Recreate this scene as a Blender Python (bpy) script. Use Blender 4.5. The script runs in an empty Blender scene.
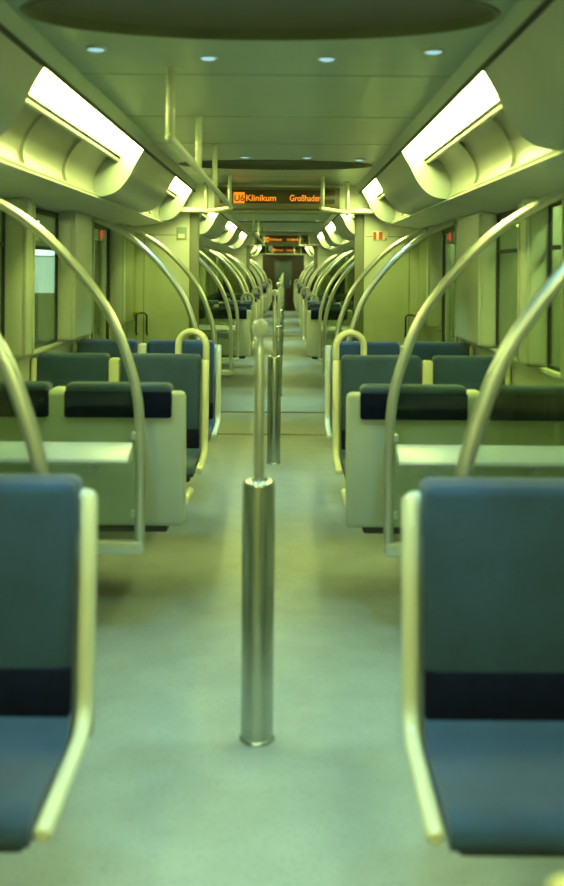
import bpy, bmesh, math, random
from mathutils import Vector, Matrix
random.seed(3)
scene = bpy.context.scene
COL = scene.collection
PI = math.pi

# ------------------------------------------------------------------ materials
def mat(name, col, rough=0.5, metal=0.0, var=0.0, vscale=8.0, speck=None, bump=0.0, bscale=60.0,
        spec=0.5, sheen=0.0, stretch=None):
    m = bpy.data.materials.new(name); m.use_nodes = True
    nt = m.node_tree; N = nt.nodes; L = nt.links
    b = N['Principled BSDF']
    b.inputs['Base Color'].default_value = (*col, 1)
    b.inputs['Roughness'].default_value = rough
    b.inputs['Metallic'].default_value = metal
    b.inputs['Specular IOR Level'].default_value = spec
    if sheen:
        b.inputs['Sheen Weight'].default_value = sheen
        b.inputs['Sheen Roughness'].default_value = 0.4
    tc = N.new('ShaderNodeTexCoord'); mp = N.new('ShaderNodeMapping')
    L.new(tc.outputs['Object'], mp.inputs['Vector'])
    if stretch: mp.inputs['Scale'].default_value = stretch
    out = None
    if var:
        n = N.new('ShaderNodeTexNoise'); n.inputs['Scale'].default_value = vscale
        n.inputs['Detail'].default_value = 4
        L.new(mp.outputs[0], n.inputs['Vector'])
        r = N.new('ShaderNodeValToRGB')
        r.color_ramp.elements[0].position = .3; r.color_ramp.elements[1].position = .7
        r.color_ramp.elements[0].color = (*[c*(1-var) for c in col], 1)
        r.color_ramp.elements[1].color = (*[min(1, c*(1+var)) for c in col], 1)
        L.new(n.outputs['Fac'], r.inputs['Fac']); out = r.outputs[0]
    if speck:
        sc, colr, thr = speck
        v = N.new('ShaderNodeTexVoronoi'); v.inputs['Scale'].default_value = sc
        L.new(mp.outputs[0], v.inputs['Vector'])
        cmp_ = N.new('ShaderNodeMath'); cmp_.operation = 'LESS_THAN'; cmp_.inputs[1].default_value = thr
        L.new(v.outputs['Distance'], cmp_.inputs[0])
        mx = N.new('ShaderNodeMixRGB'); mx.inputs[2].default_value = (*colr, 1)
        mx.inputs[1].default_value = (*col, 1)
        if out: L.new(out, mx.inputs[1])
        L.new(cmp_.outputs[0], mx.inputs[0]); out = mx.outputs[0]
    if out: L.new(out, b.inputs['Base Color'])
    if bump:
        n2 = N.new('ShaderNodeTexNoise'); n2.inputs['Scale'].default_value = bscale
        L.new(mp.outputs[0], n2.inputs['Vector'])
        bp = N.new('ShaderNodeBump'); bp.inputs['Strength'].default_value = bump
        bp.inputs['Distance'].default_value = .01
        L.new(n2.outputs['Fac'], bp.inputs['Height']); L.new(bp.outputs[0], b.inputs['Normal'])
    return m

def emit(name, col, s):
    m = bpy.data.materials.new(name); m.use_nodes = True
    nt = m.node_tree; nt.nodes.clear()
    e = nt.nodes.new('ShaderNodeEmission'); o = nt.nodes.new('ShaderNodeOutputMaterial')
    e.inputs[0].default_value = (*col, 1); e.inputs[1].default_value = s
    nt.links.new(e.outputs[0], o.inputs[0]); return m

def glass(name, tint):
    m = bpy.data.materials.new(name); m.use_nodes = True
    nt = m.node_tree; nt.nodes.clear(); N = nt.nodes; L = nt.links
    t = N.new('ShaderNodeBsdfTransparent'); t.inputs[0].default_value = (*tint, 1)
    g = N.new('ShaderNodeBsdfGlossy'); g.inputs['Roughness'].default_value = .03
    g.inputs['Color'].default_value = (.85, .9, .85, 1)
    f = N.new('ShaderNodeFresnel'); geo = N.new('ShaderNodeNewGeometry'); ior = N.new('ShaderNodeMapRange')
    ior.inputs['To Min'].default_value = 1.40; ior.inputs['To Max'].default_value = 1/1.40   # same reflectance on both faces of the pane
    L.new(geo.outputs['Backfacing'], ior.inputs['Value']); L.new(ior.outputs[0], f.inputs['IOR'])
    mx = N.new('ShaderNodeMixShader'); o = N.new('ShaderNodeOutputMaterial')
    L.new(f.outputs[0], mx.inputs[0]); L.new(t.outputs[0], mx.inputs[1]); L.new(g.outputs[0], mx.inputs[2])
    L.new(mx.outputs[0], o.inputs[0]); return m

M = {}
M['floor'] = mat('speckled_rubber_floor', (.245, .275, .265), .36, var=.10, vscale=5, speck=(70, (.17, .19, .18), .22), bump=.05, bscale=40, spec=.45)
M['ceiling'] = mat('ceiling_paint', (.33, .41, .37), .32, var=.05, vscale=1.2, stretch=(1, 5, 1))
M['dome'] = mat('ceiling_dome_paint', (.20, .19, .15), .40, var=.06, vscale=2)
M['dark'] = mat('dark_rubber', (.020, .020, .017), .6, var=.2)
M['shell'] = mat('cove_shell_paint', (.35, .39, .36), .38, var=.07, vscale=2.5)
M['cream'] = mat('cream_panel_paint', (.70, .70, .60), .42, var=.04, vscale=3)
M['reflector'] = mat('lamp_reflector_paint', (.34, .34, .27), .35, var=.07, vscale=4)
M['wall'] = mat('side_wall_paint', (.55, .57, .50), .45, var=.05, vscale=3)
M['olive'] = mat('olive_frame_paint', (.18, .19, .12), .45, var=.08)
M['fabric'] = mat('blue_seat_fabric', (.020, .054, .125), .85, var=.22, vscale=7, speck=(230, (.010, .033, .080), .34), bump=.35, bscale=420, sheen=.3)
M['navy'] = mat('navy_band_and_head_shade', (.004, .006, .024), .85, var=.25, vscale=30, bump=.3, bscale=400, spec=.12)  # lower back band, and the painted shade behind the headrest
M['backpanel'] = mat('grey_seat_shell_plastic', (.40, .44, .39), .42, var=.05, vscale=4, bump=.06, bscale=300)
M['handle'] = mat('cream_handle_plastic', (.60, .59, .44), .28, var=.03)
M['pan'] = mat('dark_seat_pan', (.03, .026, .02), .55, var=.2)
M['steel'] = mat('brushed_steel_tube', (.62, .63, .56), .38, metal=.9, var=.08, vscale=10, stretch=(1, 1, .3))
M['satin'] = mat('satin_aluminium', (.60, .64, .60), .33, metal=.75, var=.06, vscale=6)
M['ledge'] = mat('pale_ledge_laminate', (.36, .40, .43), .3, var=.03)
M['post'] = mat('steel_post_sleeve', (.50, .52, .44), .24, metal=.95, var=.06, vscale=10, stretch=(1, 1, .2))
M['hang'] = mat('cream_painted_tube', (.66, .66, .50), .3, var=.03)
M['glass'] = glass('clear_glass', (.88, .91, .82))
M['winglass'] = glass('window_glass', (.86, .92, .84))
M['diffuser'] = emit('fluorescent_diffuser', (.84, 1.0, .27), 35.0)
M['spot'] = emit('downlight_lens', (.40, .72, .74), 1.0)
M['led'] = emit('orange_led', (1.0, .30, .02), 1.1)
M['display'] = mat('display_black_glass', (.07, .05, .025), .25, var=.1)
M['displaybox'] = mat('display_housing', (.15, .13, .07), .4, var=.06)
M['red'] = mat('red_sign_print', (.75, .10, .03), .5, var=.05)
M['pale'] = mat('pale_sign_print', (.80, .78, .55), .5, var=.03)
M['greyplate'] = mat('grey_sign_plate', (.35, .40, .33), .5, var=.1)
M['yellow'] = mat('yellow_cap_plastic', (.70, .58, .05), .4, var=.05)
M['redled'] = emit('red_door_lamp', (1.0, .10, .05), .7)
M['cabdoor'] = mat('cab_door_paint', (.05, .085, .10), .45, var=.08)
M['cabwall'] = mat('cab_wall_brown', (.030, .016, .009), .4, var=.2)
M['concrete'] = mat('tunnel_concrete', (.50, .52, .40), .8, var=.18, vscale=1.5, bump=.3, bscale=8)
M['station'] = mat('station_wall_panels', (.50, .53, .40), .6, var=.12, vscale=1.0)
M['platform'] = mat('platform_paving', (.30, .32, .26), .6, var=.12, vscale=3)
M['vitrine'] = emit('backlit_panel', (.55, .85, .75), 1.6)
M['vitrine_top'] = emit('backlit_header', (.65, .90, 1.0), 4.0)
M['outlamp'] = emit('outside_tube', (.75, 1.0, .45), 60.0)
M['seam'] = mat('metal_threshold', (.20, .19, .12), .4, metal=.6, var=.3, vscale=60)
M['bellows'] = mat('gangway_lining', (.23, .25, .17), .5, var=.08)

# ------------------------------------------------------------------ mesh helpers
def bx(bm, x0, x1, y0, y1, z0, z1, bev=0.0, seg=2):
    r = bmesh.ops.create_cube(bm, size=1)
    vs = r['verts']
    bmesh.ops.scale(bm, vec=(abs(x1-x0), abs(y1-y0), abs(z1-z0)), verts=vs)
    bmesh.ops.translate(bm, vec=((x0+x1)/2, (y0+y1)/2, (z0+z1)/2), verts=vs)
    if bev:
        es = list({e for v in vs for e in v.link_edges})
        bmesh.ops.bevel(bm, geom=es, offset=bev, segments=seg, affect='EDGES', profile=.5)
    return vs

def tube(bm, pts, r, n=12, cap=True):
    pts = [Vector(p) for p in pts]
    if cap:                                   # rounded ends
        t0 = (pts[0]-pts[1]).normalized(); t1 = (pts[-1]-pts[-2]).normalized()
        path = [(pts[0]+t0*r*.5, r*.6)] + [(p, r) for p in pts] + [(pts[-1]+t1*r*.5, r*.6)]
    else:
        path = [(p, r) for p in pts]
    P = [p for p, _ in path]
    T = []
    for i in range(len(P)):
        a = P[max(0, i-1)]; b = P[min(len(P)-1, i+1)]
        T.append((b-a).normalized())
    up = Vector((0, 0, 1))
    if abs(T[0].dot(up)) > .9: up = Vector((1, 0, 0))
    u = (up - T[0]*up.dot(T[0])).normalized()
    rings = []
    for i, (p, rr) in enumerate(path):
        u = (u - T[i]*u.dot(T[i])).normalized(); w = T[i].cross(u)
        rings.append([bm.verts.new(p + (u*math.cos(2*PI*k/n) + w*math.sin(2*PI*k/n))*rr) for k in range(n)])
    for a, b in zip(rings, rings[1:]):
        for k in range(n):
            bm.faces.new((a[k], a[(k+1) % n], b[(k+1) % n], b[k]))
    bm.faces.new(list(reversed(rings[0]))); bm.faces.new(rings[-1])

def lathe(bm, prof, cx=0, cy=0, n=24):
    rings = [[bm.verts.new((cx+r*math.cos(2*PI*k/n), cy+r*math.sin(2*PI*k/n), z)) for k in range(n)] for r, z in prof]
    for a, b in zip(rings, rings[1:]):
        for k in range(n):
            bm.faces.new((a[k], a[(k+1) % n], b[(k+1) % n], b[k]))
    bm.faces.new(list(reversed(rings[0]))); bm.faces.new(rings[-1])

def prism_y(bm, poly, y0, y1):                # closed polygon in x,z swept along y
    a = [bm.verts.new((x, y0, z)) for x, z in poly]; b = [bm.verts.new((x, y1, z)) for x, z in poly]
    n = len(poly)
    for k in range(n): bm.faces.new((a[k], a[(k+1) % n], b[(k+1) % n], b[k]))
    bm.faces.new(list(reversed(a))); bm.faces.new(b)

def prism_x(bm, poly, x0, x1):                # closed polygon in y,z swept along x
    a = [bm.verts.new((x0, y, z)) for y, z in poly]; b = [bm.verts.new((x1, y, z)) for y, z in poly]
    n = len(poly)
    for k in range(n): bm.faces.new((a[k], a[(k+1) % n], b[(k+1) % n], b[k]))
    bm.faces.new(list(reversed(a))); bm.faces.new(b)

def thick(line, t):                           # give an open x,z line a thickness -> closed polygon
    out = []
    for i, p in enumerate(line):
        a = Vector(line[max(0, i-1)]); b = Vector(line[min(len(line)-1, i+1)])
        d = (b-a).normalized(); nrm = Vector((-d.y, d.x))
        out.append(tuple(Vector(p)+nrm*t))
    return list(line) + out[::-1]

def smooth_line(pts, n=6):                    # Catmull-Rom through points of any dimension
    P = [Vector(p) for p in pts]; out = []
    for i in range(len(P)-1):
        p0 = P[max(0, i-1)]; p1 = P[i]; p2 = P[i+1]; p3 = P[min(len(P)-1, i+2)]
        for k in range(n):
            t = k/n
            out.append(.5*((2*p1) + (p2-p0)*t + (2*p0-5*p1+4*p2-p3)*t*t + (3*p1-p0-3*p2+p3)*t**3))
    out.append(P[-1]); return [tuple(p) for p in out]

def arcpts(c, r, a0, a1, n, plane='xz', other=0):
    o = []
    for k in range(n+1):
        a = a0+(a1-a0)*k/n
        u, v = c[0]+r*math.cos(a), c[1]+r*math.sin(a)
        o.append((u, other, v) if plane == 'xz' else (other, u, v))
    return o

def obj(name, bm, m, parent=None, loc=None):
    bmesh.ops.recalc_face_normals(bm, faces=bm.faces)
    me = bpy.data.meshes.new(name); bm.to_mesh(me); bm.free()
    me.polygons.foreach_set('use_smooth', [True]*len(me.polygons))
    me.set_sharp_from_angle(angle=math.radians(38))
    me.materials.append(M[m] if isinstance(m, str) else m)
    o = bpy.data.objects.new(name, me); COL.objects.link(o)
    if parent: o.parent = parent
    if loc: o.location = loc
    return o

def tag(o, label, cat, group=None):
    o['label'] = label; o['category'] = cat
    if group: o['group'] = group
    return o

def thing(name, loc=(0, 0, 0), label=None, cat=None, group=None):
    o = bpy.data.objects.new(name, None); COL.objects.link(o); o.location = loc
    o.empty_display_size = .1
    if label: tag(o, label, cat, group)
    return o

def struct(name, bm, m, label=None, parent=None):
    o = obj(name, bm, m, parent)
    if parent is None:
        o['kind'] = 'structure'
        if label: o['label'] = label
    return o

def copy_tree(o, parent=None):
    c = o.copy(); COL.objects.link(c)
    if parent: c.parent = parent
    for ch in list(o.children): copy_tree(ch, c)
    return c

B = bmesh.new
ORD = ['first', 'second', 'third', 'fourth', 'fifth', 'sixth', 'seventh', 'eighth', 'ninth', 'tenth', 'eleventh', 'twelfth',
       'thirteenth', 'fourteenth', 'fifteenth', 'sixteenth', 'seventeenth', 'eighteenth']
SIDE = {-1: 'left', 1: 'right'}

# ------------------------------------------------------------------ layout of the train (metres, y runs down the train)
GAP = .405                                    # half the clear aisle between seats
CARS = [
    dict(y0=-2.0, y1=9.60, zones=[(2.665, 3.40, 4.38), (7.48, 8.20, 9.02)],
         lamps=[(-.70, 1.85), (3.65, 6.20), (8.00, 9.40)], ovals=[3.15, 7.74]),
    dict(y0=11.10, y1=23.50, zones=[(11.68, 12.50, 13.32), (16.58, 17.30, 18.12), (21.38, 22.10, 22.92)],
         lamps=[(11.4, 13.2), (15.6, 18.1), (20.2, 22.7)], ovals=[12.5, 17.3, 22.1]),
    dict(y0=25.0, y1=37.40, zones=[(25.58, 26.40, 27.22), (30.48, 31.20, 32.02), (35.28, 36.0, 36.82)],
         lamps=[(25.3, 27.1), (29.5, 32.0), (34.1, 36.6)], ovals=[26.4, 31.2, 36.0]),
]
CARN = ['front carriage', 'second carriage', 'last carriage']
nth = {'window': 0, 'door': 0, 'trim': 0}
def nxt(k):
    nth[k] += 1; return f'{k}_{nth[k]}'

ZC = 2.40
shell_line = smooth_line([(.798, 2.328), (.851, 2.237), (.895, 2.150), (.957, 2.075), (1.03, 2.042), (1.12, 2.036)], 5)
refl_line = smooth_line([(.955, 2.320), (1.03, 2.275), (1.085, 2.20), (1.112, 2.12), (1.10, 2.045)], 6)

def mir(poly, s): return [(s*x, z) for x, z in poly]

def downlight(x, y, label, light=True):
    t = thing('downlight', (x, y, ZC), label, 'light', 'ceiling downlights')
    b = B(); lathe(b, [(.040, .0), (.040, -.006), (.034, -.008), (.030, -.004)], 0, 0, 18); obj('bezel', b, 'satin', t)
    b = B(); lathe(b, [(.029, -.003), (.029, -.007), (.020, -.011), (.006, -.012)], 0, 0, 18); obj('lens', b, 'spot', t)
    if light:
        ln = 'wide_beam' if abs(x) > .4 else 'narrow_beam'
        l = bpy.data.lights.get(ln)
        if not l:
            l = bpy.data.lights.new(ln, 'SPOT'); l.color = (.42, .95, 1.0); l.shadow_soft_size = .03
            l.energy = 46 if ln == 'wide_beam' else 34
            l.spot_size = math.radians(76 if ln == 'wide_beam' else 40); l.spot_blend = .45
        o = bpy.data.objects.new('downlight_beam', l); COL.objects.link(o); o.parent = t; o.location = (0, 0, -.03)
    return t
SPOT_W = 60.0

def lamp(s, y0, y1, label):
    ym = (y0+y1)/2
    t = thing('ceiling_lamp', (0, 0, 0), label, 'lamp', 'fluorescent cove lamps')
    n = 2 if y1-y0 < 2 else 3
    dy = (y1-y0)/n
    b = B()
    for k in range(n):
        prism_y(b, mir([(.803, 2.325), (.930, 2.304), (.930, 2.320), (.803, 2.341)], s), y0+k*dy+.012, y0+(k+1)*dy-.012)
    obj('diffuser', b, 'diffuser', t)
    b = B(); prism_y(b, mir(thick(refl_line, .014), s), y0, y1); rf = obj('reflector', b, 'reflector', t)
    b = B(); prism_y(b, mir([(.798, 2.346), (.934, 2.324), (.934, 2.278), (.944, 2.276), (.950, 2.338), (1.05, 2.345), (1.20, 2.345), (1.20, 2.42), (.797, 2.42)], s), y0, y1)
    obj('housing', b, 'shell', t)
    for k in range(1, n):
        yy = y0+k*dy
        b = B(); prism_y(b, mir(thick(refl_line, -.016), s), yy-.014, yy+.014); obj('rib', b, 'reflector', rf)
    b = B(); tube(b, [(s*.962, y0, 2.262), (s*.962, y1, 2.262)], .013, 10); obj('rail', b, 'reflector', rf)
    b = B(); tube(b, [(s*1.095, y0, 2.044), (s*1.095, y1, 2.044)], .013, 10); obj('lower_rail', b, 'reflector', rf)

def shell(s, y0, y1):
    b = B(); prism_y(b, mir(shell_line + [(1.20, 2.036), (1.20, 2.42), (.797, 2.42)], s), y0, y1)
    struct(nxt('trim'), b, 'shell')

def oval(yc, ya, yb):
    a_, b_ = .755, .34
    W = .768
    b = B()
    angs = sorted({math.atan2(sy*(.5*(yb-ya)), sx*W) % (2*PI) for sx in (-1, 1) for sy in (-1, 1)} | {2*PI*k/64 for k in range(64)})
    ell = []; rec = []; lip = []; d = []
    ymid = (ya+yb)/2; hy = (yb-ya)/2
    for t in angs:
        c, s_ = math.cos(t), math.sin(t)
        ex, ey = a_*c, b_*s_
        ell.append(b.verts.new((ex, yc+ey, ZC)))
        k = min(W/abs(c) if abs(c) > 1e-6 else 1e9, hy/abs(s_) if abs(s_) > 1e-6 else 1e9)
        rec.append(b.verts.new((k*c, ymid+k*s_, ZC)))
    n = len(angs)
    for k in range(n):
        b.faces.new((ell[k], ell[(k+1) % n], rec[(k+1) % n], rec[k]))
    c_ = struct('ceiling', b, 'ceiling')
    # the recess: dark lip ring and a shallow dome
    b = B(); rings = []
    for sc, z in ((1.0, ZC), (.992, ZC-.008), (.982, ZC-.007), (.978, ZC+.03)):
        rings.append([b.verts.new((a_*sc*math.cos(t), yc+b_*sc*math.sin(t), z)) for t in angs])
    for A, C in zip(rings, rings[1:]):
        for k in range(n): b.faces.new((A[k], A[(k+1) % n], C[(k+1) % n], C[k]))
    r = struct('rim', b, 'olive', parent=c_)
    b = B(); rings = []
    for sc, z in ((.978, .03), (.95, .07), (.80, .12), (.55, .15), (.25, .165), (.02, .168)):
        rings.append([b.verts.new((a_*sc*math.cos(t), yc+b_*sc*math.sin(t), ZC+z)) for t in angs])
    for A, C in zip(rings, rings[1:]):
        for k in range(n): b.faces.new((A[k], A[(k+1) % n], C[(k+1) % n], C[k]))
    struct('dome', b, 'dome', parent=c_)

# ---- double seats: faces -y, aisle edge at local x = 0, body grows towards s
def make_seat(s, arch, away):
    t = thing('double_seat')
    rec = lambda z: .055*max(0, z-.46)
    def sh(b):
        for v in b.verts: v.co.y += rec(v.co.z)
    def X(a, c): return (s*a, s*c) if s > 0 else (s*c, s*a)
    for i, (a, c) in enumerate(((.030, .522), (.596, 1.035))):
        b = B()
        bx(b, *X(a, c), 0, .065, .455, 1.060, .028, 3)
        bx(b, *X(a, c), .03, .135, .900, 1.062, .028, 3)
        sh(b); br = obj('backrest', b, 'fabric', t)
        b = B(); bx(b, *X(a+.002, c-.002), -.004, .030, .480, .612, .006, 2); sh(b)
        o = obj('back_band', b, 'navy', br); o['label'] = 'dark navy band across the lower back'
        b = B(); bx(b, *X(a-.001, c+.001), .110, .142, .905, 1.030, .012, 2); sh(b)  # rear of the blue headrest, its shade painted as a navy layer
        o = obj('head_shade', b, 'navy', br); o['label'] = 'shade behind the headrest painted in navy'
        # cushion with a waterfall front
        b = B()
        prof = smooth_line([(.02, .505), (-.012, .490), (-.045, .462), (-.10, .449), (-.25, .457), (-.345, .460), (-.388, .448), (-.402, .422)], 4)
        prism_x(b, prof + [(-.392, .402), (.02, .402)], *X(a-.002, c))
        es = [e for e in b.edges if len(e.link_faces) == 2 and e.calc_face_angle(0) > 1.2]
        bmesh.ops.bevel(b, geom=es, offset=.012, segments=2, affect='EDGES')
        obj('seat_cushion', b, 'fabric', t)
    b = B(); bx(b, *X(.525, .593), .005, .100, .50, 1.036, .018, 2); sh(b); obj('divider', b, 'handle', t)
    b = B(); bx(b, *X(-.034 if away else -.012, 1.045), .062, .120, .395, 1.028, .026, 3); sh(b); obj('back_shell', b, 'backpanel', t)
    b = B(); bx(b, *X(.05, 1.03), -.350, .09, .360, .404, .015, 2); obj('seat_pan', b, 'pan', t)
    b = B(); bx(b, *X(.50, 1.076), -.20, .08, .17, .338, .02, 2); obj('bracket', b, 'pan', t)
    # aisle handle: down the edge of the back, round the corner, along the cushion
    path = [(0, .012+rec(1.0), .985 if away else 1.025), (0, .012+rec(.8), .80), (0, .010, .56)]
    path += arcpts((-.075, .545), .085, 0, -PI/2, 6, 'yz', 0)
    path += [(0, -.25, .452), (0, -.412, .444)]
    b = B(); tube(b, [(s*(p[0]-.006), p[1], p[2]) for p in path], .0205, 12); obj('handle', b, 'handle', t)
    b = B(); tube(b, [(s*1.050, p[1], p[2]) for p in path[:3]], .0185, 10); obj('handle', b, 'handle', t)
    if arch:
        r = .088
        y = .02+rec(1.0)
        p = [(.0, y, .98), (.0, y, 1.10)] + arcpts((r, 1.115), r, PI, 0, 12, 'xz', y) + [(2*r, y, 1.05), (2*r, y, .98)]
        b = B(); tube(b, [(s*(q[0]-.006), q[1]+.06*q[0]/(2*r), q[2]) for q in p], .021, 12)
        obj('arch_handle', b, 'handle', t)
    return t

PROTO = {}
def seat(side, y, away, arch, label):
    key = (-side if away else side, arch, away)
    if key not in PROTO:
        o = PROTO[key] = make_seat(*key)
    else:
        o = copy_tree(PROTO[key])
    o.location = (side*GAP, y, 0); o.rotation_euler = (0, 0, PI if away else 0)
    tag(o, label, 'seat', 'double seats along the aisle'); return o

# ---- windscreens beside the doors
RAIL = smooth_line([(.545, .36), (.545, .60), (.545, .80), (.558, 1.02), (.604, 1.20), (.680, 1.385), (.810, 1.570), (.994, 1.755), (1.18, 1.88), (1.345, 1.955)], 4)
def make_screen(s, ledge_dir):
    t = thing('draught_screen')
    b = B(); tube(b, [(s*x, 0, z) for x, z in RAIL], .0225, 12); obj('curved_handrail', b, 'steel', t)
    b = B()
    poly = [(s*(x+.016), z-.010) for x, z in RAIL if z > .405] + [(s*1.345, .405)]
    prism_y(b, [(s*.561, .405)] + poly, -.003, .003); obj('glass_pane', b, 'glass', t)
    b = B(); bx(b, *sorted((s*.530, s*1.475)), -.024, .024, .345, .402, .008); obj('bottom_rail', b, 'satin', t)
    if ledge_dir:
        d_ = ledge_dir
        b = B(); prism_x(b, [(d_*.026, .836), (d_*.050, .836), (d_*.165, .802), (d_*.184, .786), (d_*.184, .772), (d_*.168, .764), (d_*.026, .764)], *sorted((s*.570, s*1.475)))
        bmesh.ops.bevel(b, geom=[e for e in b.edges], offset=.004, segments=2, affect='EDGES')
        lg = obj('ledge', b, 'ledge', t)
        for xx in (.74, 1.17):
            b = B(); prism_x(b, [(d_*.022, .768), (d_*.15, .768), (d_*.13, .750), (d_*.022, .690)], *sorted((s*(xx-.015), s*(xx+.015))))
            obj('ledge_bracket', b, 'backpanel', lg)
    for z in (.52, .86):
        b = B(); bx(b, *sorted((s*.552, s*.585)), -.010, .010, z-.016, z+.016, .004)
        obj('glass_clamp', b, 'satin', t)
    return t
SCR = {}
def screen(side, y, ledge, label):
    k = (side, ledge)
    if k not in SCR: o = SCR[k] = make_screen(side, ledge)
    else: o = copy_tree(SCR[k])
    o.location = (0, y, 0); tag(o, label, 'glass screen', 'glass screens with curved handrails')

# ---- centre post
def make_post():
    t = thing('grab_post')
    b = B(); lathe(b, [(.061, 0), (.061, .004), (.057, .010), (.054, .012)], 0, 0, 28); obj('floor_flange', b, 'post', t)
    b = B(); lathe(b, [(.055, .012), (.055, .862), (.052, .874), (.046, .879), (.018, .882)], 0, 0, 28); obj('sleeve', b, 'post', t)
    b = B(); lathe(b, [(.0165, .86), (.0165, 1.310), (.012, 1.326), (.0075, 1.338), (.0075, 1.375)], 0, 0, 18); rod = obj('rod', b, 'steel', t)
    b = B(); lathe(b, [(.008, 1.368), (.020, 1.376), (.0275, 1.394), (.026, 1.408), (.018, 1.420), (.006, 1.425)], 0, 0, 18)
    obj('knob', b, 'hang', rod)
    return t
POST = None
def post(y, label):
    global POST
    o = POST = make_post() if POST is None else POST
    if 'label' in o: o = copy_tree(POST)
    o.location = (0, y, 0); tag(o, label, 'pole', 'grab posts along the aisle')

def hang_rail(name, posts, bar, label):
    t = thing(name, (0, 0, 0), label, 'grab rail')
    b = B(); tube(b, bar, .018, 10); obj('bar', b, 'hang', t)
    for x, y, z in posts:
        b = B(); tube(b, [(x, y, z), (x, y, ZC-.012)], .017, 10)
        p = obj('hanger', b, 'hang', t)
        b = B(); lathe(b, [(.020, ZC-.012), (.022, ZC-.002)], x, y, 14); obj('flange', b, 'hang', p)

def text_mesh(s, size):
    cu = bpy.data.curves.new('txt', 'FONT'); cu.body = s; cu.size = size; cu.extrude = .001; cu.align_x = 'LEFT'
    cu.offset = .0012
    o = bpy.data.objects.new('txt', cu); COL.objects.link(o)
    dg = bpy.context.evaluated_depsgraph_get(); dg.update()
    me = bpy.data.meshes.new_from_object(o.evaluated_get(dg))
    bpy.data.objects.remove(o); me.materials.clear(); return me

def display(y, label):
    t = thing('destination_display', (0, y, 2.27), label, 'display', 'orange destination displays')
    b = B(); bx(b, -.60, .60, -.055, .0, -.11, .10, .012); obj('housing', b, 'displaybox', t)
    b = B(); bx(b, -.55, .55, -.060, -.050, -.055, .075, .004); sc = obj('screen', b, 'display', t)
    items = [(-.415, -.010, 'blk', .095), (-.30, .004, 'Klinikum', .082), (.118, .004, 'Großhadern', .082)]
    for x, z, s, size in items:
        if s == 'blk':
            b = B()
            # a lit square with the line number cut out of it
            w = .105; h = .105
            cut = text_mesh('U6', .085)
            bx(b, x, x+w, -.0625, -.0605, z-.045, z-.045+h)
            o = obj('route_block', b, 'led', sc)
            cut.materials.append(M['display'])
            c = bpy.data.objects.new('route_number', cut); COL.objects.link(c); c.parent = sc
            c.rotation_euler = (PI/2, 0, 0); c.location = (x+.004, -.0645, z-.025)
            xs = [v.co.x for v in cut.vertices]; wd = max(xs)-min(xs)
            c.scale = (.095/wd, 1, 1)
        else:
            me = text_mesh(s, size); me.materials.append(M['led'])
            xs = [v.co.x for v in me.vertices]; wd = max(xs)-min(xs)
            want = .285 if s == 'Klinikum' else .325
            c = bpy.data.objects.new('destination_text', me); COL.objects.link(c); c.parent = sc
            c.rotation_euler = (PI/2, 0, 0); c.location = (x, -.0625, z-.035); c.scale = (want/wd, 1, 1)

# ------------------------------------------------------------------ build the carriages
def side_segments(car, ci, s):
    """pillars, windows and door openings along one side, from the door zones"""
    pil, win, dor = [], [], []
    y0, y1 = car['y0'], car['y1']
    zs = car['zones']
    for i, (a, c, d) in enumerate(zs):
        lo = c-.70; hi = c+.70
        dor.append((lo, hi))
        nxt_lo = zs[i+1][1]-.70 if i+1 < len(zs) else None
        if i == 0:
            if ci == 0:
                pil += [(lo-.85, lo), (-.30, -.10), (-2.0, -1.7)]; win += [(-.10, lo-.85), (-1.7, -.30)]
            else: pil.append((y0, lo))
        if nxt_lo:
            e = .27 if s < 0 else 0
            p = [(hi, hi+.50), (hi+1.18+e, hi+1.37+e), (nxt_lo-.93+e, nxt_lo)]
            pil += p; win += [(hi+.50, hi+1.18+e), (hi+1.37+e, nxt_lo-.93+e)]
        else: pil.append((hi, y1))
    return pil, win, dor

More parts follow.
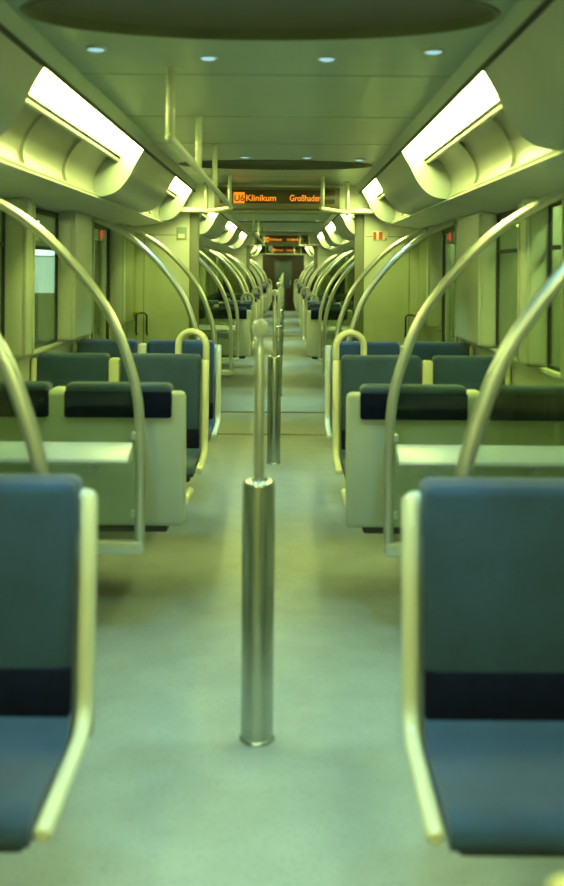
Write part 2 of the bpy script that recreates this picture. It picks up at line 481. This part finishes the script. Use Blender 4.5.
rowcount = 0
for ci, car in enumerate(CARS):
    y0, y1 = car['y0'], car['y1']; cn = CARN[ci]
    # floor slab
    b = B(); bx(b, -1.56, 1.56, y0, y1, -.08, 0); struct('floor', b, 'floor')
    # ceiling: plain fields between the oval bays
    edges = [y0]
    spans = []
    for oc in car['ovals']:
        ya, yb = max(y0, oc-.62), min(y1, oc+.62); spans.append((oc, ya, yb))
    cur = y0
    for oc, ya, yb in spans:
        if ya-cur > .01:
            b = B(); bx(b, -.768, .768, cur, ya, ZC, ZC+.04); struct('ceiling', b, 'ceiling')
        oval(oc, ya, yb); cur = yb
    if y1-cur > .01:
        b = B(); bx(b, -.768, .768, cur, y1, ZC, ZC+.04); struct('ceiling', b, 'ceiling')
    # seams across the ceiling panels
    yy = y0+.4
    while yy < y1-.2:
        if all(abs(yy-oc) > .75 for oc in car['ovals']):
            b = B(); bx(b, -.765, .765, yy-.002, yy+.002, ZC-.0015, ZC+.01); struct(nxt('trim'), b, 'olive')
        yy += 1.15
    for s in (-1, 1):
        b = B(); prism_y(b, mir([(.765, ZC), (.781, 2.370), (.787, 2.330), (.794, 2.330), (.794, 2.42), (.765, 2.42)], s), y0, y1)
        struct(nxt('trim'), b, 'ceiling')
        b = B(); prism_y(b, mir([(.785, 2.322), (.800, 2.322), (.800, 2.336), (.785, 2.336)], s), y0, y1)
        struct(nxt('trim'), b, 'dark')
        # lamps and shells between them
        cur = y0
        for li, (la, lb) in enumerate(car['lamps']):
            if la-cur > .02: shell(s, cur, la)
            where = {0: ['above the viewer', 'nearest in view, above the first seats', 'just before the first gangway'],
                     1: ['at the start of the second carriage', 'midway along the second carriage', 'at the far end of the second carriage'],
                     2: ['at the start of the last carriage', 'midway along the last carriage', 'at the far end of the last carriage']}[ci][li]
            lamp(s, la, lb, f'fluorescent strip lamp and reflector, {SIDE[s]} side, {where}')
            cur = lb
        if y1-cur > .02: shell(s, cur, y1)
        # side wall
        pil, win, dor = side_segments(car, ci, s)
        b = B(); cur = y0
        for lo, hi in dor + [(y1, y1)]:
            if lo-cur > .01:
                bx(b, *sorted((s*1.482, s*1.56)), cur, lo, 0, 1.055)
                bx(b, *sorted((s*1.440, s*1.56)), cur, lo, 1.055, 1.085, .008)
            cur = hi
        prism_y(b, mir([(1.08, 2.024), (1.56, 1.960), (1.56, 2.45), (1.50, 2.45), (1.50, 2.032), (1.08, 2.034)], s), y0, y1)
        struct(f'wall_{SIDE[s]}', b, 'wall')
        b = B(); cur = y0
        for lo, hi in dor + [(y1, y1)]:
            if lo-cur > .01: bx(b, *sorted((s*1.468, s*1.484)), cur, lo, 0, .10, .004)
            cur = hi
        struct(f'baseboard_{SIDE[s]}', b, 'olive')
        for a, c in pil:
            b = B(); bx(b, *sorted((s*1.360, s*1.492)), a, c, 1.085, 1.985, .03, 3)
            for e in (a, c):                      # raised edge beads
                bx(b, *sorted((s*1.352, s*1.372)), e-.012 if e == c else e, e if e == c else e+.012, 1.10, 1.96, .003)
            struct(nxt('trim'), b, 'wall')
        for a, c in win:
            b = B()
            for q in ((a, c, 1.085, 1.105), (a, c, 1.93, 1.965), (a, a+.014, 1.085, 1.965), (c-.014, c, 1.085, 1.965)):
                bx(b, *sorted((s*1.470, s*1.492)), *q, .003)
            w = struct(nxt('window'), b, 'dark')
            b = B(); bx(b, *sorted((s*1.478, s*1.486)), a+.010, c-.010, 1.10, 1.94); struct('glass_pane', b, 'winglass', parent=w)
            b = B(); bx(b, *sorted((s*1.474, s*1.490)), a+.014, c-.014, 1.705, 1.73, .004); struct('transom', b, 'dark', parent=w)
        for lo, hi in dor:
            m_ = (lo+hi)/2
            b = B()
            bx(b, *sorted((s*1.48, s*1.55)), lo, lo+.04, 0, 1.96); bx(b, *sorted((s*1.48, s*1.55)), hi-.04, hi, 0, 1.96)
            bx(b, *sorted((s*1.48, s*1.55)), lo, hi, 1.92, 1.97)
            d = struct(nxt('door'), b, 'dark')
            for a, c in ((lo+.04, m_-.012), (m_+.012, hi-.04)):
                b = B()
                bx(b, *sorted((s*1.50, s*1.535)), a, c, 0.01, .55, .006); bx(b, *sorted((s*1.50, s*1.535)), a, c, 1.82, 1.92, .006)
                bx(b, *sorted((s*1.50, s*1.535)), a, a+.09, .55, 1.82, .006); bx(b, *sorted((s*1.50, s*1.535)), c-.09, c, .55, 1.82, .006)
                lf = struct('door_leaf', b, 'backpanel', parent=d)
                b = B(); bx(b, *sorted((s*1.514, s*1.522)), a+.08, c-.08, .54, 1.83); struct('door_glass', b, 'winglass', parent=lf)
            b = B(); bx(b, *sorted((s*1.495, s*1.54)), m_-.014, m_+.014, 0.01, 1.92); struct('door_seal', b, 'dark', parent=d)
    # end portals
    for ye, far in ((y1, True), (y0, False)):
        if ci == 0 and not far:
            b = B(); bx(b, -1.56, 1.56, y0-.08, y0, -.08, 2.45); struct('wall_back_added', b, 'cream'); continue  # unseen wall behind the camera, added to keep the light enclosed
        ya, yb = (ye, ye+.07) if far else (ye-.07, ye)
        if ci == 2 and far: break
        hw, tp = (.75, 2.13) if far else (.93, 2.30)
        b = B()
        for s in (-1, 1):
            bx(b, *sorted((s*(hw+.085), s*1.56)), ya, yb, -.08, 2.45)
        bx(b, -hw-.085, hw+.085, ya, yb, tp+.03, 2.45)
        for s in (-1, 1):                        # shallow seams on the panel
            pass
        struct('wall_far' if far else 'wall_near', b, 'cream')
        b = B()
        for s in (-1, 1):
            bx(b, *sorted((s*hw, s*(hw+.088))), ya-.012, yb+.012, 0, tp+.03, .006)
        bx(b, -hw-.088, hw+.088, ya-.012, yb+.012, tp-.005, tp+.04, .006)
        struct(nxt('trim'), b, 'olive')
        if far:
            for s in (-1, 1):                    # lit ledge under the lamp end
                b = B(); bx(b, *sorted((s*.62, s*1.13)), ye-.17, ye, 2.120, 2.165, .014, 3); struct(nxt('trim'), b, 'cream')
                b = B(); bx(b, *sorted((s*.86, s*1.50)), ye-.004, ye+.01, 1.905, 1.911); bx(b, *sorted((s*1.27, s*1.276)), ye-.004, ye+.01, .0, 1.905)
                struct(nxt('trim'), b, 'olive')

# gangways
for gi, (ga, gb) in enumerate(((9.67, 11.03), (23.57, 24.93))):
    b = B(); bx(b, -1.02, 1.02, ga-.07, gb+.07, -.08, -.002); struct('floor', b, 'floor')
    for s in (-1, 1):
        b = B()
        n = 9
        for k in range(n):
            a = ga+(gb-ga)*k/n; c = ga+(gb-ga)*(k+1)/n
            bx(b, *sorted((s*.945, s*1.02)), a, c, 0, 2.33, .018, 2)
        struct(f'wall_{SIDE[s]}', b, 'bellows')
    b = B(); bx(b, -1.02, 1.02, ga, gb, 2.33, 2.38); struct('ceiling', b, 'bellows')
    b = B()
    for e in (ga-.06, gb+.06):
        bx(b, -.74, .74, e-.035, e+.035, -.004, .006, .003)
        for k in range(30):
            bx(b, -.73+k*.05, -.705+k*.05, e-.018, e+.018, .004, .009)
    struct(nxt('trim'), b, 'seam')

# ------------------------------------------------------------------ posts
pi_ = 0
for ci, car in enumerate(CARS):
    for (a, c, d) in car['zones']:
        lab = ['steel grab post with thick sleeve standing in the foreground aisle',
               'second steel grab post from the front, before the first gangway'][pi_] if pi_ < 2 else \
              f'{ORD[pi_]} steel grab post from the front, standing in the {CARN[ci]} aisle'
        post(c, lab); pi_ += 1

# ------------------------------------------------------------------ seats
rows = [(1.145, True, False)]                       # (y of back front plane, facing away, arch)
rows += [(2.45, False, False), (4.755, True, False), (6.10, False, True), (7.28, False, False)]
rowtxt = ['at the lower frame edge', 'nearest to the viewer, facing the viewer', 'showing its grey back behind the first steel ledge',
          'with arched handle, second row facing the viewer', 'just before the second door area']
def put_row(y, away, arch, txt):
    dx = 0
    for s in (-1, 1):
        if y < 2 and s < 0: continue
        o = seat(s, y, away, arch, f'blue double seat {SIDE[s]} of the aisle, {txt}')
        o.location.x += dx
        o.scale.z = .93 if y < 2 else 1.0
for r, tx in zip(rows, rowtxt): put_row(*r, tx)
for ci in (1, 2):
    base = CARS[ci]['zones']; q = 0
    for zi in (0, 1):
        yc = base[zi][1]
        for dy, away, arch in ((1.20, True, False), (2.64, False, True), (3.86, False, False)):
            put_row(yc+dy, away, arch, f'{ORD[q]} row inside the {CARN[ci]}'); q += 1

# ------------------------------------------------------------------ glass screens
k = 0
for ci, car in enumerate(CARS):
    for zi, (a, c, d) in enumerate(car['zones']):
        first = zi == 0; last = zi == len(car['zones'])-1
        for s in (-1, 1):
            lab = 'curved handrail with glass screen, %s side, %s end of the %s door area'
            screen(s, a, 1, lab % (SIDE[s], 'near', ORD[k]))
            screen(s, d, -1, lab % (SIDE[s], 'far', ORD[k]))
        k += 1

# ------------------------------------------------------------------ hanging rails
ZB = 2.115
for ci, car in enumerate(CARS):
    if ci == 2: ends = 37.4
    ye = car['y1']; cn = CARN[ci]
    for s in (-1, 1):
        tail = [(s*.385, ye-1.0, ZB), (s*.42, ye-.93, ZB), (s*.64, ye-.42, ZB), (s*.66, ye-.33, ZB), (s*.66, ye-.16, ZB)]
        hp = [(s*.40, ye-.97, ZB), (s*.65, ye-.375, ZB)]
        if s < 0:
            st = 3.98 if ci == 0 else car['y0']+3.4
            bar = [(s*.380, st, ZB), (s*.380, ye-1.1, ZB)] + tail
            L = ye-1.0-st
            if ci == 0: hp = [(s*.38, 4.0, ZB), (s*.38, 5.3, ZB), (s*.38, 6.5, ZB)] + hp
            else: hp = [(s*.38, st+.02, ZB), (s*.38, st+L*.33, ZB), (s*.38, st+L*.66, ZB)] + hp
            hang_rail('hanging_grab_rail', hp, bar, f'long cream rail hung from the ceiling left of the aisle, {cn}')
        else:
            hang_rail('hanging_grab_rail', hp, tail, f'short angled cream rail hung right of the display, {cn}')

# ------------------------------------------------------------------ downlights
def dl_row(yo, yi, where, light=True):
    xs = [-.615, -.215, .235, .62]; names = ['leftmost', 'second from left', 'third from left', 'rightmost']
    for x, n in zip(xs, names):
        y = yo if abs(x) > .4 else yi
        downlight(x, y, f'small ceiling downlight, {n} of four {where}', light)
dl_row(3.66, 3.80, 'behind the near ceiling oval')
dl_row(2.45, 2.30, 'before the near ceiling oval')
dl_row(7.32, 7.20, 'before the second ceiling oval')
for ci in (1, 2):
    for j, oc in enumerate(CARS[ci]['ovals']):
        dl_row(oc-.60, oc-.72, f'at the {ORD[j]} oval of the {CARN[ci]}')

# ------------------------------------------------------------------ displays
display(9.595, 'orange LED destination display over the first gangway')
display(23.495, 'orange LED destination display over the second gangway')
display(37.30, 'small far orange LED display over the cab door')

# ------------------------------------------------------------------ cab wall at the far end
b = B()
bx(b, -1.56, -.34, 37.4, 37.5, -.08, 2.45); bx(b, .34, 1.56, 37.4, 37.5, -.08, 2.45); bx(b, -.34, .34, 37.4, 37.5, 1.95, 2.45)
struct('wall_far', b, 'cabwall')
b = B(); bx(b, -.34, .34, 37.40, 37.45, 0, 1.95, .01); d = struct(nxt('door'), b, 'cabwall')
b = B(); bx(b, -.30, .30, 37.385, 37.402, .84, 1.84, .01); struct('door_window', b, 'cabdoor', parent=d)
b = B(); tube(b, [(.27, 37.38, .98), (.27, 37.38, 1.12)], .012, 8); struct('door_handle', b, 'steel', parent=d)
for s in (-1, 1):
    b = B(); bx(b, *sorted((s*.775, s*1.50)), 37.25, 37.40, 0, 2.12, .01); struct(nxt('trim'), b, 'cream')
b = B(); bx(b, -1.0, 1.0, 37.28, 37.40, 2.09, 2.14, .012); struct(nxt('trim'), b, 'cream')

# ------------------------------------------------------------------ small things on the end wall
t = thing('safety_sign', (.985, 9.595, 1.915), 'small red and pale pictogram sign on right end wall panel', 'sign')
b = B(); bx(b, -.065, .075, -.006, .004, -.045, .045, .003); obj('plate', b, 'pale', t)
b = B(); bx(b, -.060, -.032, -.009, -.005, -.036, .036); obj('pictogram', b, 'red', t)
b = B(); bx(b, -.008, .028, -.009, -.005, -.036, .036); obj('pictogram', b, 'red', t)
b = B(); bx(b, .052, .070, -.009, -.005, -.036, -.020); obj('pictogram', b, 'red', t)
t = thing('notice_plate', (-.915, 9.595, 1.925), 'small grey notice plate on left end wall panel', 'sign')
b = B(); bx(b, -.05, .05, -.006, .004, -.06, .06, .004); obj('plate', b, 'greyplate', t)
b = B(); bx(b, -.030, .030, -.009, -.005, -.045, -.005); obj('print', b, 'pale', t)
for s in (-1, 1):
    t = thing('wall_bracket', (s*1.285, 9.56, 1.07), f'dark looped bracket with yellow cap on {SIDE[s]} end wall', 'bracket')
    b = B(); tube(b, [(-.05, .03, -.12), (-.05, -.02, -.10), (-.05, -.02, .07), (-.03, -.02, .09), (.03, -.02, .09), (.05, -.02, .07), (.05, -.02, -.10), (.05, .03, -.12)], .009, 8)
    obj('loop', b, 'dark', t)
    b = B(); bx(b, *((-.085, -.02) if s < 0 else (.02, .085)), -.035, .03, .085, .115, .01); obj('cap', b, 'yellow', t)
# door lamps
for s in (-1, 1):
    t = thing('door_signal_lamp', (s*1.499, 8.50, 1.875), f'small red door signal lamp on the {SIDE[s]} door', 'lamp')
    b = B(); bx(b, *sorted((0, s*-.012)), -.035, .035, -.06, .06, .005); obj('plate', b, 'greyplate', t)
    b = B(); bx(b, *sorted((s*-.010, s*-.028)), -.022, .022, -.03, .03, .007); obj('lens', b, 'redled', t)

# ------------------------------------------------------------------ outside the windows
b = B(); bx(b, 2.5, 2.7, -3, 45, -1.2, 3.4); struct('wall_right', b, 'concrete')
b = B(); bx(b, -6.2, -6.0, -3, 45, -1.2, 3.6); struct('wall_left', b, 'station')
b = B(); bx(b, -6.2, -1.75, -3, 45, -.40, -.10); struct('floor', b, 'platform')
t = thing('display_case', (-3.45, 15.0, .02), 'pale backlit display case on the platform outside left window', 'display case')
b = B(); bx(b, -.33, .33, 0, .12, .35, 2.10, .02); obj('cabinet', b, 'backpanel', t)
b = B(); bx(b, -.29, .29, -.012, .004, 1.18, 1.72); obj('panel', b, 'vitrine', t)
b = B(); bx(b, -.29, .29, -.014, .004, 1.74, 1.86); obj('header', b, 'vitrine_top', t)
for s in (-1, 1):
    b = B(); bx(b, s*.27-.03, s*.27+.03, .03, .09, -.12, .36); obj('leg', b, 'dark', t)
b = B(); bx(b, -6.2, -1.75, -3, 45, 2.83, 2.93); struct('ceiling', b, 'station')
b = B(); bx(b, 1.75, 2.7, -3, 45, 2.83, 2.93); struct('ceiling', b, 'station')
for i, yy in enumerate((4.5, 9.0, 14.0, 20.0)):  # lamps added to brighten the tunnel wall behind the right windows
    t = thing('tunnel_fill_lamp', (2.2, yy, 2.75), f'{ORD[i]} added fill lamp above the walkway outside right windows', 'lamp', 'added tunnel fill lamps')
    b = B(); bx(b, -.09, .09, -.9, .9, 0, .08, .01); obj('housing', b, 'satin', t)
    b = B(); bx(b, -.07, .07, -.85, .85, -.03, .002, .01); obj('tube', b, 'outlamp', t)
for i, yy in enumerate((6.0, 12.0, 18.0, 26.0)):
    t = thing('platform_lamp', (-3.3, yy, 2.75), f'{ORD[i]} tube lamp above the platform outside left windows', 'lamp', 'platform tube lamps')
    b = B(); bx(b, -.09, .09, -.9, .9, 0, .08, .01); obj('housing', b, 'satin', t)
    b = B(); bx(b, -.07, .07, -.85, .85, -.03, .002, .01); obj('tube', b, 'outlamp', t)
t = thing('platform_bench', (-2.6, 10.4, -.10), 'pale bench on the platform outside left window', 'bench')
b = B()
for k in range(4): bx(b, -.22+k*.11, -.13+k*.11, -1.2, 1.2, .42, .46, .006)
obj('seat', b, 'backpanel', t)
b = B()
for k in range(4): bx(b, -.27, -.24, -1.2, 1.2, .55+k*.12, .64+k*.12, .006)
obj('backrest', b, 'backpanel', t)
for yy in (-.95, .95):
    b = B(); bx(b, -.27, .2, yy-.03, yy+.03, .36, .42); bx(b, -.03, .03, yy-.03, yy+.03, 0, .38); bx(b, -.29, -.26, yy-.03, yy+.03, .36, 1.0)
    obj('leg', b, 'dark', t)

# ------------------------------------------------------------------ world, camera, view
w = bpy.data.worlds.new('world'); scene.world = w; w.use_nodes = True
w.node_tree.nodes['Background'].inputs[0].default_value = (.02, .028, .018, 1)
w.node_tree.nodes['Background'].inputs[1].default_value = 1.0

cam = bpy.data.cameras.new('camera'); co = bpy.data.objects.new('camera', cam); COL.objects.link(co)
co.location = (.085, 0, 1.6); co.rotation_euler = (PI/2, -.0078, 0)
cam.sensor_fit = 'VERTICAL'; cam.sensor_height = 36; cam.sensor_width = 36*564/886
cam.lens = 36*1000/886
cam.shift_x = -3.5/886; cam.shift_y = -(443-268)/886
cam.clip_start = .05
cam.dof.use_dof = True; cam.dof.focus_distance = 9.0; cam.dof.aperture_fstop = 2.0
scene.camera = co
scene.view_settings.view_transform = 'Standard'; scene.view_settings.look = 'None'
scene.view_settings.gamma = 1; scene.view_settings.use_curve_mapping = False
scene.view_settings.exposure = 0.12
